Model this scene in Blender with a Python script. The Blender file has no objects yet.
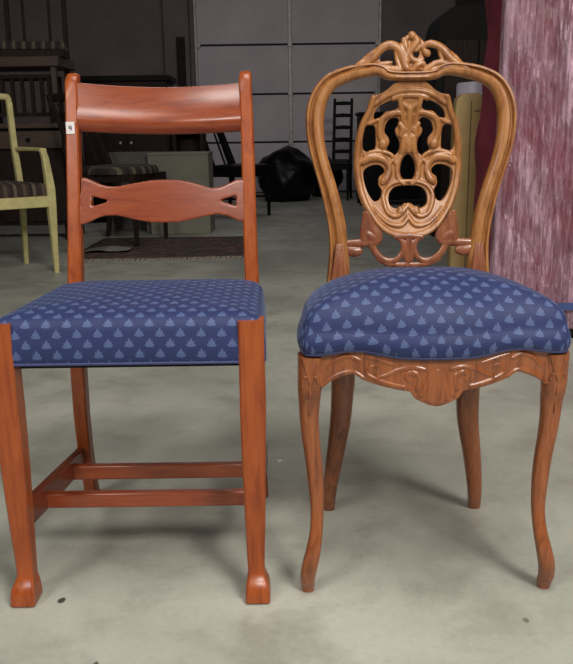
import bpy, bmesh, math, random
from mathutils import Vector, Matrix, noise
random.seed(7)
C = bpy.context.scene.collection
# ---------------------------------------------------------------- camera
F, YH, H, ROLL = 800.0, 133.0, .80, math.radians(.8)
PITCH = math.atan((332-YH)/F)
def ray(x, y):
    u = x-286.5; v = y-332
    a = u*math.cos(ROLL)-v*math.sin(ROLL); b = u*math.sin(ROLL)+v*math.cos(ROLL)
    return (a, F*math.cos(PITCH)-b*math.sin(PITCH), -F*math.sin(PITCH)-b*math.cos(PITCH))
def P(x, y, Y):
    a, b, c = ray(x, y); t = Y/b
    return a*t, H+c*t
def G(x, y, h=0):
    a, b, c = ray(x, y); t = (h-H)/c
    return a*t, b*t
cam = bpy.data.cameras.new('camera'); co = bpy.data.objects.new('camera', cam); C.objects.link(co)
co.location = (0, 0, H)
co.rotation_euler = (Matrix.Rotation(math.pi/2-PITCH, 3, 'X') @ Matrix.Rotation(-ROLL, 3, 'Z')).to_euler()
cam.sensor_fit = 'HORIZONTAL'; cam.sensor_width = 36; cam.lens = F/573*36
cam.clip_start = .05
bpy.context.scene.camera = co

# ---------------------------------------------------------------- materials
def lin(c):
    return tuple((v/12.92 if v <= .04045 else ((v+.055)/1.055)**2.4) for v in [q/255 for q in c])+(1,)
class NT:
    def __init__(s, name):
        s.m = bpy.data.materials.new(name); s.m.use_nodes = True
        s.t = s.m.node_tree; s.b = s.t.nodes['Principled BSDF']; s.out = s.t.nodes['Material Output']
    def n(s, typ, **k):
        q = s.t.nodes.new(typ)
        for a, b in k.items(): setattr(q, a, b)
        return q
    def l(s, a, b): s.t.links.new(a, b)
    def math(s, op, a, b=None, c=None, clamp=False):
        q = s.n('ShaderNodeMath', operation=op); q.use_clamp = clamp
        for i, v in enumerate((a, b, c)):
            if v is None: continue
            if isinstance(v, (int, float)): q.inputs[i].default_value = v
            else: s.l(v, q.inputs[i])
        return q.outputs[0]
    def mix(s, fac, a, b, blend='MIX'):
        q = s.n('ShaderNodeMix', data_type='RGBA', blend_type=blend)
        for i, v in ((0, fac), (6, a), (7, b)):
            if isinstance(v, (int, float, tuple)): q.inputs[i].default_value = v
            else: s.l(v, q.inputs[i])
        return q.outputs[2]
    def coords(s, scale=(1, 1, 1), kind='Object'):
        tc = s.n('ShaderNodeTexCoord'); mp = s.n('ShaderNodeMapping'); mp.inputs['Scale'].default_value = scale
        s.l(tc.outputs[kind], mp.inputs[0]); return mp.outputs[0]
    def noise(s, vec, scale, detail=4, rough=.55, dist=0):
        q = s.n('ShaderNodeTexNoise'); q.inputs['Scale'].default_value = scale; q.inputs['Detail'].default_value = detail
        q.inputs['Roughness'].default_value = rough; q.inputs['Distortion'].default_value = dist
        s.l(vec, q.inputs['Vector']); return q.outputs[0]
    def ramp(s, fac, stops):
        q = s.n('ShaderNodeValToRGB'); e = q.color_ramp.elements
        while len(e) < len(stops): e.new(.5)
        for i, (p, c) in enumerate(stops): e[i].position = p; e[i].color = c
        s.l(fac, q.inputs[0]); return q.outputs[0]
    def bump(s, h, strength=.3, dist=.002):
        q = s.n('ShaderNodeBump'); q.inputs['Strength'].default_value = strength; q.inputs['Distance'].default_value = dist
        s.l(h, q.inputs['Height']); s.l(q.outputs[0], s.b.inputs['Normal'])
def wood(name, c1, c2, c3, grain=(14, 14, 1.6), rough=.33, coat=.35, spec=.5):
    t = NT(name)
    n1 = t.noise(t.coords(grain), 6, 6, .6, .6)
    n2 = t.noise(t.coords(tuple(g*6 for g in grain)), 8, 3)
    n3 = t.noise(t.coords(), 7, 3)
    col = t.ramp(n1, [(.3, lin(c2)), (.5, lin(c1)), (.72, lin(c3))])
    col = t.mix(t.math('MULTIPLY', n2, .35), col, lin(c2), 'MULTIPLY')
    col = t.mix(t.ramp(n3, [(.35, (0, 0, 0, 1)), (.75, (.45, .45, .45, 1))]), col, lin(c2))
    t.l(col, t.b.inputs['Base Color'])
    t.b.inputs['Roughness'].default_value = rough; t.b.inputs['Coat Weight'].default_value = coat
    t.b.inputs['Coat Roughness'].default_value = .22; t.b.inputs['Specular IOR Level'].default_value = spec
    t.bump(n2, .12, .001)
    return t.m
def plain(name, c, rough=.6, var=.25, scale=12, metal=0, c2=None, bump=.1):
    t = NT(name); n = t.noise(t.coords(), scale, 5)
    d = c2 or tuple(int(v*(1-var)) for v in c)
    t.l(t.ramp(n, [(.3, lin(d)), (.7, lin(c))]), t.b.inputs['Base Color'])
    t.b.inputs['Roughness'].default_value = rough; t.b.inputs['Metallic'].default_value = metal
    if bump: t.bump(n, bump, .004)
    return t.m
def fabric_motif():
    t = NT('navy_motif_fabric')
    uv = t.n('ShaderNodeUVMap').outputs[0]
    sep = t.n('ShaderNodeSeparateXYZ'); t.l(uv, sep.inputs[0])
    CELL = .0335
    res = None
    for off in (0, .5):
        ax = t.math('SUBTRACT', t.math('FRACT', t.math('ADD', t.math('DIVIDE', sep.outputs[0], CELL), off+.13)), .5)
        ay = t.math('SUBTRACT', t.math('FRACT', t.math('ADD', t.math('DIVIDE', sep.outputs[1], CELL), off)), .5)
        for cx, cy, ang, rx, ry in ((0, .06, 0, .07, .17), (-.095, -.01, 22, .058, .12), (.095, -.01, -22, .058, .12),
                                    (-.155, -.11, 50, .05, .09), (.155, -.11, -50, .05, .09), (0, -.14, 0, .10, .045)):
            a = math.radians(ang); ca, sa = math.cos(a), math.sin(a)
            dx = t.math('SUBTRACT', ax, cx); dy = t.math('SUBTRACT', ay, cy)
            rxx = t.math('DIVIDE', t.math('ADD', t.math('MULTIPLY', dx, ca), t.math('MULTIPLY', dy, sa)), rx)
            ryy = t.math('DIVIDE', t.math('SUBTRACT', t.math('MULTIPLY', dy, ca), t.math('MULTIPLY', dx, sa)), ry)
            d = t.math('ADD', t.math('MULTIPLY', rxx, rxx), t.math('MULTIPLY', ryy, ryy))
            m = t.math('MULTIPLY', t.math('SUBTRACT', 1.5, d, clamp=True), .85)
            res = m if res is None else t.math('MAXIMUM', res, m)
    wv = t.noise(t.coords((1, 1, 1), 'UV'), 900, 2)
    big = t.noise(t.coords((1, 1, 1), 'UV'), 12, 3)
    navy = t.mix(big, lin((24, 38, 86)), lin((34, 51, 104)))
    col = t.mix(t.math('MULTIPLY', res, .9), navy, lin((88, 106, 152)))
    col = t.mix(t.math('MULTIPLY', wv, .5), col, (.4, .42, .48, 1), 'MULTIPLY')
    t.l(col, t.b.inputs['Base Color'])
    t.b.inputs['Roughness'].default_value = .62
    t.b.inputs['Sheen Weight'].default_value = .2; t.b.inputs['Sheen Tint'].default_value = (.6, .75, 1, 1); t.b.inputs['Sheen Roughness'].default_value = .4
    h = t.math('ADD', t.math('MULTIPLY', res, .6), t.math('MULTIPLY', wv, .5)); t.bump(h, .35, .001)
    return t.m
def stripes(name, cols, scale, axis=0, rough=.85):
    t = NT(name); sep = t.n('ShaderNodeSeparateXYZ'); t.l(t.coords(), sep.inputs[0])
    f = t.math('FRACT', t.math('MULTIPLY', sep.outputs[axis], scale))
    q = t.n('ShaderNodeValToRGB'); q.color_ramp.interpolation = 'CONSTANT'; e = q.color_ramp.elements
    while len(e) < len(cols): e.new(.5)
    for i, c in enumerate(cols): e[i].position = i/len(cols); e[i].color = lin(c)
    t.l(f, q.inputs[0]); t.l(q.outputs[0], t.b.inputs['Base Color']); t.b.inputs['Roughness'].default_value = rough
    return t.m
def concrete():
    t = NT('worn_concrete')
    v = t.coords()
    n1 = t.noise(v, 1.1, 6, .6, .4); n2 = t.noise(v, 5, 8, .65, .3); n3 = t.noise(v, 70, 4, .7)
    n4 = t.noise(t.coords((1.6, 1, 1)), 3.2, 6, .7, 1.0)
    col = t.ramp(n1, [(.3, lin((148, 150, 139))), (.55, lin((184, 185, 173))), (.75, lin((200, 199, 186)))])
    col = t.mix(t.ramp(n2, [(.36, (.75, .75, .75, 1)), (.52, (0, 0, 0, 1))]), col, lin((152, 151, 139)))
    col = t.mix(t.ramp(n4, [(.58, (0, 0, 0, 1)), (.72, (.5, .5, .5, 1))]), col, lin((186, 186, 172)))
    col = t.mix(t.math('MULTIPLY', n3, .3), col, lin((95, 95, 85)), 'MULTIPLY')
    for px, py, rad, c in ((62, 600.5, .008, (60, 62, 50)), (280, 460.5, .006, (235, 232, 225)), (96, 664, .005, (70, 70, 60)), (526, 620, .006, (110, 108, 95))):
        gx, gy = G(px, py); vm = t.n('ShaderNodeVectorMath', operation='DISTANCE'); mp = t.n('ShaderNodeMapping'); t.l(v, mp.inputs[0]); mp.inputs['Scale'].default_value = (1, .8, 0)
        t.l(mp.outputs[0], vm.inputs[0]); vm.inputs[1].default_value = (gx, gy*.8, 0)
        dd = t.math('ADD', vm.outputs['Value'], t.math('MULTIPLY', t.math('SUBTRACT', n3, .5), .012))
        col = t.mix(t.math('MULTIPLY', t.math('SUBTRACT', rad, dd), 400, clamp=True), col, lin(c))
    t.l(col, t.b.inputs['Base Color'])
    t.l(t.ramp(n2, [(.3, (.45, .45, .45, 1)), (.7, (.7, .7, .7, 1))]), t.b.inputs['Roughness'])
    t.bump(t.math('ADD', n3, n2), .12, .003)
    return t.m
def rugmat():
    t = NT('oriental_rug'); v = t.coords()
    vo = t.n('ShaderNodeTexVoronoi'); vo.inputs['Scale'].default_value = 11; t.l(v, vo.inputs['Vector'])
    n = t.noise(v, 26, 4)
    col = t.ramp(vo.outputs['Distance'], [(.1, lin((120, 100, 85))), (.3, lin((88, 50, 45))), (.6, lin((48, 40, 45)))])
    col = t.mix(t.ramp(n, [(.4, (0, 0, 0, 1)), (.6, (.7, .7, .7, 1))]), col, lin((95, 78, 66)))
    t.l(col, t.b.inputs['Base Color']); t.b.inputs['Roughness'].default_value = .95
    return t.m
def filmmat():
    t = NT('clear_stretch_film')
    n1 = t.noise(t.coords((1, 1, .07)), 75, 5, .75, .6)
    n2 = t.noise(t.coords((1, 1, .35)), 16, 6, .7, 1.4)
    n3 = t.noise(t.coords((1, 1, .3)), 5.5, 4, .6, 1.2)
    wv = t.n('ShaderNodeTexWave'); wv.inputs['Scale'].default_value = 2.2; wv.inputs['Distortion'].default_value = 9; wv.inputs['Detail'].default_value = 3
    mp = t.n('ShaderNodeMapping'); mp.inputs['Rotation'].default_value = (0, math.radians(24), 0); t.l(t.coords((1, 1, .6)), mp.inputs[0]); t.l(mp.outputs[0], wv.inputs[0])
    fold = t.math('POWER', wv.outputs['Fac'], 9)
    f = t.math('ADD', t.math('MULTIPLY', n1, .45), t.math('MULTIPLY', n2, .25))
    f = t.math('ADD', t.math('ADD', f, t.math('MULTIPLY', n3, .3)), t.math('MULTIPLY', fold, .03))
    fac = t.ramp(f, [(.43, (.06, .06, .06, 1)), (.51, (.34, .34, .34, 1)), (.60, (.92, .92, .92, 1))])
    t.b.inputs['Base Color'].default_value = lin((216, 176, 198)); t.b.inputs['Roughness'].default_value = .16
    t.b.inputs['Specular IOR Level'].default_value = 1.0
    t.bump(f, .9, .02)
    pass
    tr = t.n('ShaderNodeBsdfTransparent'); tr.inputs[0].default_value = (.95, .92, .95, 1)
    gl = t.n('ShaderNodeBsdfGlossy'); gl.inputs['Roughness'].default_value = .18
    bp = [x for x in t.t.nodes if x.type == 'BUMP'][0]; t.l(bp.outputs[0], gl.inputs['Normal'])
    m1 = t.n('ShaderNodeMixShader'); m1.inputs[0].default_value = .10; t.l(tr.outputs[0], m1.inputs[1]); t.l(gl.outputs[0], m1.inputs[2])
    m = t.n('ShaderNodeMixShader'); t.l(fac, m.inputs[0]); t.l(m1.outputs[0], m.inputs[1]); t.l(t.b.outputs[0], m.inputs[2])
    t.l(m.outputs[0], t.out.inputs[0])
    return t.m
M = dict(
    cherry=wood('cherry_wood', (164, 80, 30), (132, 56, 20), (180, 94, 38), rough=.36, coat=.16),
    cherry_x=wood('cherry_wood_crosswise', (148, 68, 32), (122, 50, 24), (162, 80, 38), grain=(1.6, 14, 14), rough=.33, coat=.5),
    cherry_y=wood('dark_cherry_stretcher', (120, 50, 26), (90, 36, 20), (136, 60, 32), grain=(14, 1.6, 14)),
    walnut=wood('red_walnut_wood', (156, 88, 46), (108, 56, 28), (176, 106, 58), rough=.32, coat=.4),
    walnut_lit=wood('warm_lit_walnut_wood', (172, 116, 62), (126, 76, 40), (188, 134, 80), grain=(10, 10, 3), rough=.38, coat=.28),  # walnut for the carved back, brighter warm light put into its colour
    amber=wood('amber_walnut_wood', (146, 86, 54), (108, 58, 36), (166, 104, 68), rough=.33, coat=.4),
    fabric=fabric_motif(),
    piping=plain('navy_piping_cloth', (62, 70, 118), .7, .2, 300),
    under=plain('black_underside_cloth', (26, 25, 28), .9),
    concrete=concrete(), rug=rugmat(), film=filmmat(),
    fringe=plain('cream_fringe', (190, 182, 165), .9, .3, 80),
    wall=plain('grey_block_wall', (122, 111, 113), .85, .12, 3),
    wallside=plain('grey_side_wall', (120, 110, 104), .9, .12, 3),
    doorp=plain('grey_door_panel', (214, 205, 212), .75, .08, 2, bump=0),
    seam=plain('dark_door_seam', (50, 46, 50), .8),
    steel=plain('galvanised_door_track', (190, 185, 186), .45, .2, 20, metal=.3),
    darkwood=wood('dark_brown_wood', (46, 33, 28), (28, 20, 18), (60, 43, 36), rough=.6, coat=.0, spec=.25),
    midwood=wood('mid_brown_wood', (80, 60, 48), (54, 40, 33), (98, 74, 58), grain=(1.6, 14, 14), rough=.5, coat=.05),
    blackwood=plain('black_painted_wood', (15, 13, 13), .6, .3),
    blackfab=plain('black_bin_liner', (17, 16, 19), .38, .4, 5, bump=.8),
    stripe=stripes('striped_seat_cloth', [(54, 42, 37), (88, 74, 62), (60, 46, 40), (40, 32, 30), (102, 90, 74), (52, 40, 36)], 9),
    stripe2=stripes('striped_pad_cloth', [(60, 50, 43), (100, 92, 76), (54, 43, 39), (36, 30, 28)], 14),
    yellow=plain('yellow_painted_wood', (216, 206, 144), .5, .12, 20),
    greybox=plain('grey_green_board', (128, 128, 114), .85, .1, 6),
    greyshelf=plain('dull_grey_board', (96, 92, 88), .8, .15, 6),
    tan=plain('tan_vinyl', (160, 134, 86), .55, .12, 9),
    tancrease=plain('tan_vinyl_crease', (112, 90, 58), .7),
    lav=plain('pale_plastic', (196, 190, 208), .4, .1, 6),
    burg=plain('burgundy_velvet', (134, 40, 62), .75, .3, 9),
    blue=plain('blue_strap', (62, 82, 140), .6),
    sticker=plain('white_sticker', (232, 226, 222), .6, .05, 100, bump=0),
    ink=plain('grey_ink', (120, 120, 130), .7, bump=0),
    sheet=plain('grey_cloth', (128, 124, 120), .9, .2, 6),
    white=plain('white_paper', (238, 236, 232), .7, .03, bump=0),
)
for q in ('blackwood', 'darkwood', 'blackfab'): M[q].node_tree.nodes['Principled BSDF'].inputs['Specular IOR Level'].default_value = .18
# ---------------------------------------------------------------- builders
def setp(o, label=None, cat=None, group=None, kind=None):
    if label: o['label'] = label
    if cat: o['category'] = cat
    if group: o['group'] = group
    if kind: o['kind'] = kind
    return o
def empty(name, loc, rz=0, **k):
    o = bpy.data.objects.new(name, None); C.objects.link(o); o.location = loc; o.rotation_euler = (0, 0, rz)
    o.empty_display_size = .05
    return setp(o, **k)
def rootloc(o):
    v = Vector((0, 0, 0))
    while o: v += o.location; o = o.parent
    return v
def finish(name, bm, mat, parent, local, angle, bevel, loc):
    me = bpy.data.meshes.new(name)
    bmesh.ops.recalc_face_normals(bm, faces=bm.faces)
    off = Vector((0, 0, 0))
    if parent and not local: off = rootloc(parent)
    if not parent and loc: off = Vector(loc)
    if off.length: bmesh.ops.translate(bm, verts=bm.verts, vec=-off)
    bm.to_mesh(me); bm.free()
    for p in me.polygons: p.use_smooth = True
    me.set_sharp_from_angle(angle=math.radians(angle))
    o = bpy.data.objects.new(name, me); C.objects.link(o)
    if not parent and loc: o.location = loc
    if parent: o.parent = parent
    if mat: me.materials.append(mat)
    if bevel:
        b = o.modifiers.new('bevel', 'BEVEL'); b.width = bevel; b.segments = 2; b.limit_method = 'ANGLE'; b.harden_normals = False
    return o
def obj(name, bm, mat, parent=None, local=False, angle=40, bevel=0, loc=None, **k):
    return setp(finish(name, bm, mat, parent, local, angle, bevel, loc), **k)
def BM(): return bmesh.new()
def box(bm, x0, x1, y0, y1, z0, z1):
    v = [bm.verts.new(p) for p in ((x0, y0, z0), (x1, y0, z0), (x1, y1, z0), (x0, y1, z0), (x0, y0, z1), (x1, y0, z1), (x1, y1, z1), (x0, y1, z1))]
    for f in ((0, 1, 2, 3), (4, 5, 6, 7), (0, 1, 5, 4), (1, 2, 6, 5), (2, 3, 7, 6), (3, 0, 4, 7)): bm.faces.new([v[i] for i in f])
    return bm
def loft(bm, loops, cap=True, closed=True):
    rings = [[bm.verts.new(p) for p in lp] for lp in loops]
    n = len(rings[0])
    for a, b in zip(rings, rings[1:]):
        for i in range(n if closed else n-1):
            j = (i+1) % n; bm.faces.new((a[i], a[j], b[j], b[i]))
    if cap:
        bm.faces.new(rings[0]); bm.faces.new(rings[-1][::-1])
    return rings
def leg_loft(bm, secs, ch=.004):
    """secs: (cx, cy, z, wx, wy), a chamfered square section at each height"""
    L = []
    for cx, cy, z, wx, wy in secs:
        a, b = wx/2, wy/2
        L.append([(cx-a+ch, cy-b, z), (cx+a-ch, cy-b, z), (cx+a, cy-b+ch, z), (cx+a, cy+b-ch, z), (cx+a-ch, cy+b, z), (cx-a+ch, cy+b, z), (cx-a, cy+b-ch, z), (cx-a, cy-b+ch, z)])
    loft(bm, L); return bm
def cr(pts, n=8, closed=False):
    """Catmull-Rom through tuples of any length"""
    out = []; N = len(pts)
    for i in range(N if closed else N-1):
        if closed: p = [pts[(i+k-1) % N] for k in range(4)]
        else: p = [pts[max(0, i-1)], pts[i], pts[i+1], pts[min(N-1, i+2)]]
        for s in range(n):
            t = s/n
            out.append(tuple(.5*((2*b)+(-a+c)*t+(2*a-5*b+4*c-d)*t*t+(-a+3*b-3*c+d)*t**3) for a, b, c, d in zip(*p)))
    if not closed: out.append(tuple(pts[-1]))
    return out
def tube(bm, pts, n=12, ref=(0, 1, 0), sq=1.0, prof=None):
    """pts: (x,y,z,rs,rb): rs = half width in the plane across ref, rb = half depth along ref"""
    ref = Vector(ref); loops = []
    for i, p in enumerate(pts):
        a = Vector(pts[max(0, i-1)][:3]); b = Vector(pts[min(len(pts)-1, i+1)][:3])
        t = (b-a).normalized(); s = t.cross(ref)
        s = s.normalized() if s.length > 1e-5 else Vector((1, 0, 0)); d = s.cross(t).normalized()
        lp = []
        if prof: q = prof
        else:
            q = []
            for k in range(n):
                g = 2*math.pi*k/n; c, w = math.cos(g), math.sin(g)
                q.append((math.copysign(abs(c)**sq, c), math.copysign(abs(w)**sq, w)))
        for c, w in q: lp.append(Vector(p[:3])+s*c*p[3]+d*w*p[4])
        loops.append(lp)
    loft(bm, loops); return bm
def cyl(bm, x, y, z0, z1, r0, r1=None, n=16):
    r1 = r0 if r1 is None else r1
    loft(bm, [[(x+r*math.cos(2*math.pi*k/n), y+r*math.sin(2*math.pi*k/n), z) for k in range(n)] for z, r in ((z0, r0), (z1, r1))]); return bm
def bar(bm, a, b, w, h=None, up=(0, 0, 1)):
    h = h or w; a = Vector(a); b = Vector(b); t = (b-a).normalized(); up = Vector(up)
    s = t.cross(up); s = s.normalized() if s.length > 1e-4 else Vector((1, 0, 0)); u = s.cross(t)
    loft(bm, [[p+s*i*w/2+u*j*h/2 for i, j in ((-1, -1), (1, -1), (1, 1), (-1, 1))] for p in (a, b)]); return bm
def plate_bm(outer, holes, y0, y1, bev=0):
    """outline and holes as (x,z) loops; a slab from depth y0 to y1"""
    cu = bpy.data.curves.new('c', 'CURVE'); cu.dimensions = '2D'; cu.fill_mode = 'BOTH'
    for lp in [outer]+holes:
        s = cu.splines.new('POLY'); s.points.add(len(lp)-1); s.use_cyclic_u = True
        for p, q in zip(s.points, lp): p.co = (q[0], q[1], 0, 1)
    th = (y1-y0)/2; cu.extrude = th-bev
    if bev: cu.bevel_depth = bev; cu.bevel_resolution = 2; cu.offset = -bev
    o = bpy.data.objects.new('c', cu); C.objects.link(o)
    bpy.context.view_layer.update()
    me = bpy.data.meshes.new_from_object(o.evaluated_get(bpy.context.evaluated_depsgraph_get()))
    bm = BM(); bm.from_mesh(me)
    for v in bm.verts: v.co = Vector((v.co.x, (y0+y1)/2-v.co.z, v.co.y))
    bmesh.ops.remove_doubles(bm, verts=bm.verts, dist=1e-5)
    bpy.data.objects.remove(o); bpy.data.meshes.remove(me); bpy.data.curves.remove(cu)
    return bm
def merge(dst, src):
    me = bpy.data.meshes.new('t'); src.to_mesh(me); src.free(); dst.from_mesh(me); bpy.data.meshes.remove(me); return dst
def fuse(bm, vox, smooth=2, fac=.5):
    """fuse overlapping carved pieces into one surface"""
    bmesh.ops.recalc_face_normals(bm, faces=bm.faces)
    me = bpy.data.meshes.new('t'); bm.to_mesh(me); bm.free()
    o = bpy.data.objects.new('t', me); C.objects.link(o)
    r = o.modifiers.new('r', 'REMESH'); r.mode = 'VOXEL'; r.voxel_size = vox
    if smooth:
        s = o.modifiers.new('s', 'SMOOTH'); s.iterations = smooth; s.factor = fac
    bpy.context.view_layer.update()
    m2 = bpy.data.meshes.new_from_object(o.evaluated_get(bpy.context.evaluated_depsgraph_get()))
    out = BM(); out.from_mesh(m2)
    bpy.data.objects.remove(o); bpy.data.meshes.remove(me); bpy.data.meshes.remove(m2)
    return out
def cushion(plan, zb, ze, crown, rnd, bulge=0, nr=14, centre=None, flat=1.6):
    """padded seat: plan = closed loop (x,y), zb(x,y) bottom, ze(x,y) height where the side turns over"""
    n = len(plan)
    cx = sum(p[0] for p in plan)/n; cy = sum(p[1] for p in plan)/n
    if centre: cx, cy = centre
    nor = []
    for i in range(n):
        a, b = plan[i-1], plan[(i+1) % n]; v = Vector((b[1]-a[1], -(b[0]-a[0]), 0)).normalized()
        if v.x*(plan[i][0]-cx)+v.y*(plan[i][1]-cy) < 0: v = -v
        nor.append(v)
    bm = BM(); uvd = {}
    rings = []
    def ring(fn):
        r = []
        for i, p in enumerate(plan):
            co_, uv_ = fn(i, p); v = bm.verts.new(co_); uvd[v] = uv_; r.append(v)
        rings.append(r)
    side = [0, .06, .18, .35, .52, .68, .82, .93, 1.0]
    for s in side:
        def fn(i, p, s=s):
            z0, z1 = zb(*p), ze(*p); z = z0+(z1-z0)*s
            o = bulge*math.sin(math.pi*min(1, s*.9+.1))-(.004 if s == 0 else 0)
            d = (z1-z)
            return (p[0]+nor[i].x*o, p[1]+nor[i].y*o, z), (p[0]+nor[i].x*d, p[1]+nor[i].y*d)
        ring(fn)
    for k in range(1, nr+1):
        f = k/nr
        def fn(i, p, f=f):
            r = math.hypot(p[0]-cx, p[1]-cy)
            s = 1-(f**1.7)*.985
            x, y = cx+(p[0]-cx)*s, cy+(p[1]-cy)*s
            dist = (1-s)*r
            rise = rnd*math.sqrt(max(0, 1-(1-min(1, dist/rnd))**2))
            dome = crown*(1-s**2)**(1/flat)
            return (x, y, ze(*p)+rise+dome), (x, y)
        ring(fn)
    for i in range(n):           # cloth coordinates follow the padding's surface outward from the middle
        r0 = rings[-1][i].co; extra = 0
        for q, p in zip(rings[::-1], rings[-2::-1]):
            d3 = (p[i].co-q[i].co).length; d2 = math.hypot(p[i].co.x-q[i].co.x, p[i].co.y-q[i].co.y)
            extra += d3-d2; v = p[i]
            uvd[v] = (v.co.x+nor[i].x*extra, v.co.y+nor[i].y*extra)
    for a, b in zip(rings, rings[1:]):
        for i in range(n):
            j = (i+1) % n; bm.faces.new((a[i], a[j], b[j], b[i]))
    bm.faces.new(rings[-1]); bm.faces.new(rings[0][::-1])
    ul = bm.loops.layers.uv.new('UVMap')
    for f in bm.faces:
        for lp in f.loops: lp[ul].uv = uvd[lp.vert]
    return bm

# ================================================================ setting
XL, XR, YB, YN, ZC = -7.0, 5.5, 11.15, -4.0, 4.2
obj('floor', box(BM(), XL-.1, XR+.1, YN-.1, YB+.2, -.1, 0), M['concrete'], kind='structure')
dx0, dz0 = P(196.5, 100, YB); dx1, _ = P(380.5, 100, YB); dmid, _ = P(290.5, 100, YB); DT = 2.95
bm = BM(); box(bm, XL, dx0, YB, YB+.2, 0, ZC); box(bm, dx1, XR, YB, YB+.2, 0, ZC); box(bm, dx0, dx1, YB, YB+.2, DT, ZC)
obj('wall_back', bm, M['wall'], kind='structure')
obj('wall_left', box(BM(), XL-.1, XL, YN, YB+.2, 0, ZC), M['wallside'], kind='structure')
obj('wall_right', box(BM(), XR, XR+.1, YN, YB+.2, 0, ZC), M['wallside'], kind='structure')
obj('wall_front', box(BM(), XL, XR, YN-.1, YN, 0, ZC), M['wallside'], kind='structure')
obj('ceiling', box(BM(), XL-.1, XR+.1, YN-.1, YB+.2, ZC, ZC+.1), M['wallside'], kind='structure')
# sectional overhead door
door = empty('door_1', ((dx0+dx1)/2, YB, 0), kind='structure')
zs = [P(290, q, YB)[1] for q in (189, 142, 94, 46)]
hh = zs[1]-zs[0]; zs = [zs[0]+hh*i for i in range(-1, 6)]
zs = [max(0.012, z) for z in zs if z > -.3 and z < DT+.3]
edges = [.0]+[z for z in zs if z > .1 and z < DT]+[DT]
for a, b in zip(edges, edges[1:]):
    for xa, xb in ((dx0, dmid), (dmid, dx1)):
        bm = BM(); box(bm, xa+.012, xb-.012, YB+.04, YB+.08, a+.012, b-.012)
        obj('panel', bm, M['doorp'], door, bevel=.006)
bm = BM(); box(bm, dx0, dx1, YB+.08, YB+.10, 0, DT); obj('seam_backing', bm, M['seam'], door)
bm = BM(); box(bm, dmid-.022, dmid+.022, YB+.01, YB+.045, .01, DT); obj('centre_stile', bm, M['steel'], door, bevel=.004)
for x in (dx0+.02, dx1-.02):
    bm = BM(); box(bm, x-.014, x+.014, YB-.02, YB+.04, .0, DT); obj('track', bm, M['steel'], door, bevel=.003)
for z in edges[1:-1]:
    for x in (dx0+.05, dmid, dx1-.05):
        bm = BM(); box(bm, x-.03, x+.03, YB-.004, YB+.012, z-.03, z+.03); obj('hinge', bm, M['steel'], door, bevel=.003)
# pilasters left of the door
bm = BM(); x0 = P(165, 60, YB-.1)[0]; x1 = P(190, 60, YB-.1)[0]; box(bm, x0, x1, YB-.14, YB, 0, ZC)
obj('trim_1', bm, M['wall'], kind='structure', bevel=.01)
bm = BM(); x0 = P(177, 60, YB-.2)[0]; x1 = P(185, 60, YB-.2)[0]; box(bm, x0, x1, YB-.2, YB-.14, 0, P(180, 37, YB-.2)[1])
obj('trim_2', bm, M['darkwood'], kind='structure')

# ================================================================ left chair
XA = -.262
lc = empty('side_chair', (XA, 1.46, 0), label='plain cherry wood side chair with curved tablet top rail and blue patterned seat', cat='chair')
YF, YR = 1.25, 1.655
def yb_left(z):   # rear face line of the posts, curved like a sabre
    return 1.585+.30*max(0, z-.45)**1.25+.36*max(0, .42-z)**1.7
# front legs
for sx in (-1, 1):
    x = lambda d: XA+sx*d
    bm = BM()
    secs = [(x(.2045), YF+.021, .507, .042, .042), (x(.2045), YF+.021, .42, .042, .042), (x(.2045), YF+.021, .36, .043, .042),
            (x(.204), YF+.021, .30, .041, .041), (x(.2035), YF+.022, .22, .038, .038), (x(.2035), YF+.023, .14, .034, .034), (x(.203), YF+.024, .09, .031, .031),
            (x(.203), YF+.024, .056, .029, .030), (x(.2035), YF+.023, .047, .030, .032), (x(.2042), YF+.020, .040, .034, .038),
            (x(.205), YF+.017, .032, .0395, .045), (x(.2055), YF+.016, .018, .0425, .050), (x(.2055), YF+.016, .004, .043, .051), (x(.2055), YF+.017, 0, .038, .045)]
    leg_loft(bm, secs, .0035)
    obj('front_leg', bm, M['cherry'], lc, angle=35)
# back posts with rear legs, one curved piece each side
XP = -.2525
POST = [(0, -.2525, .1935, .027), (.04, -.2527, .1925, .027), (.13, -.254, .190, .028), (.22, -.2535, .187, .029), (.33, -.2515, .183, .029), (.42, -.249, .181, .029), (.51, -.2475, .1795, .028),
        (.60, -.248, .178, .027), (.68, -.2487, .1775, .0265), (.79, -.2503, .1775, .026), (.87, -.2522, .177, .0255), (.905, -.2533, .1768, .025)]
for sx in (-1, 1):
    bm = BM(); secs = []
    for z, c, d, w in POST: secs.append((c-.001+sx*d, yb_left(z)+.017, z, w, .034 if z < .6 else .030))
    c, d = -.2535, .1768
    secs.append((c+sx*d, yb_left(.92)+.017, .916, .0245, .029)); secs.append((c+sx*d, yb_left(.93)+.018, .922, .021, .024)); secs.append((c+sx*d, yb_left(.93)+.018, .9245, .014, .015))
    leg_loft(bm, secs, .0032)
    obj('back_post', bm, M['cherry'], lc, angle=42)
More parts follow.
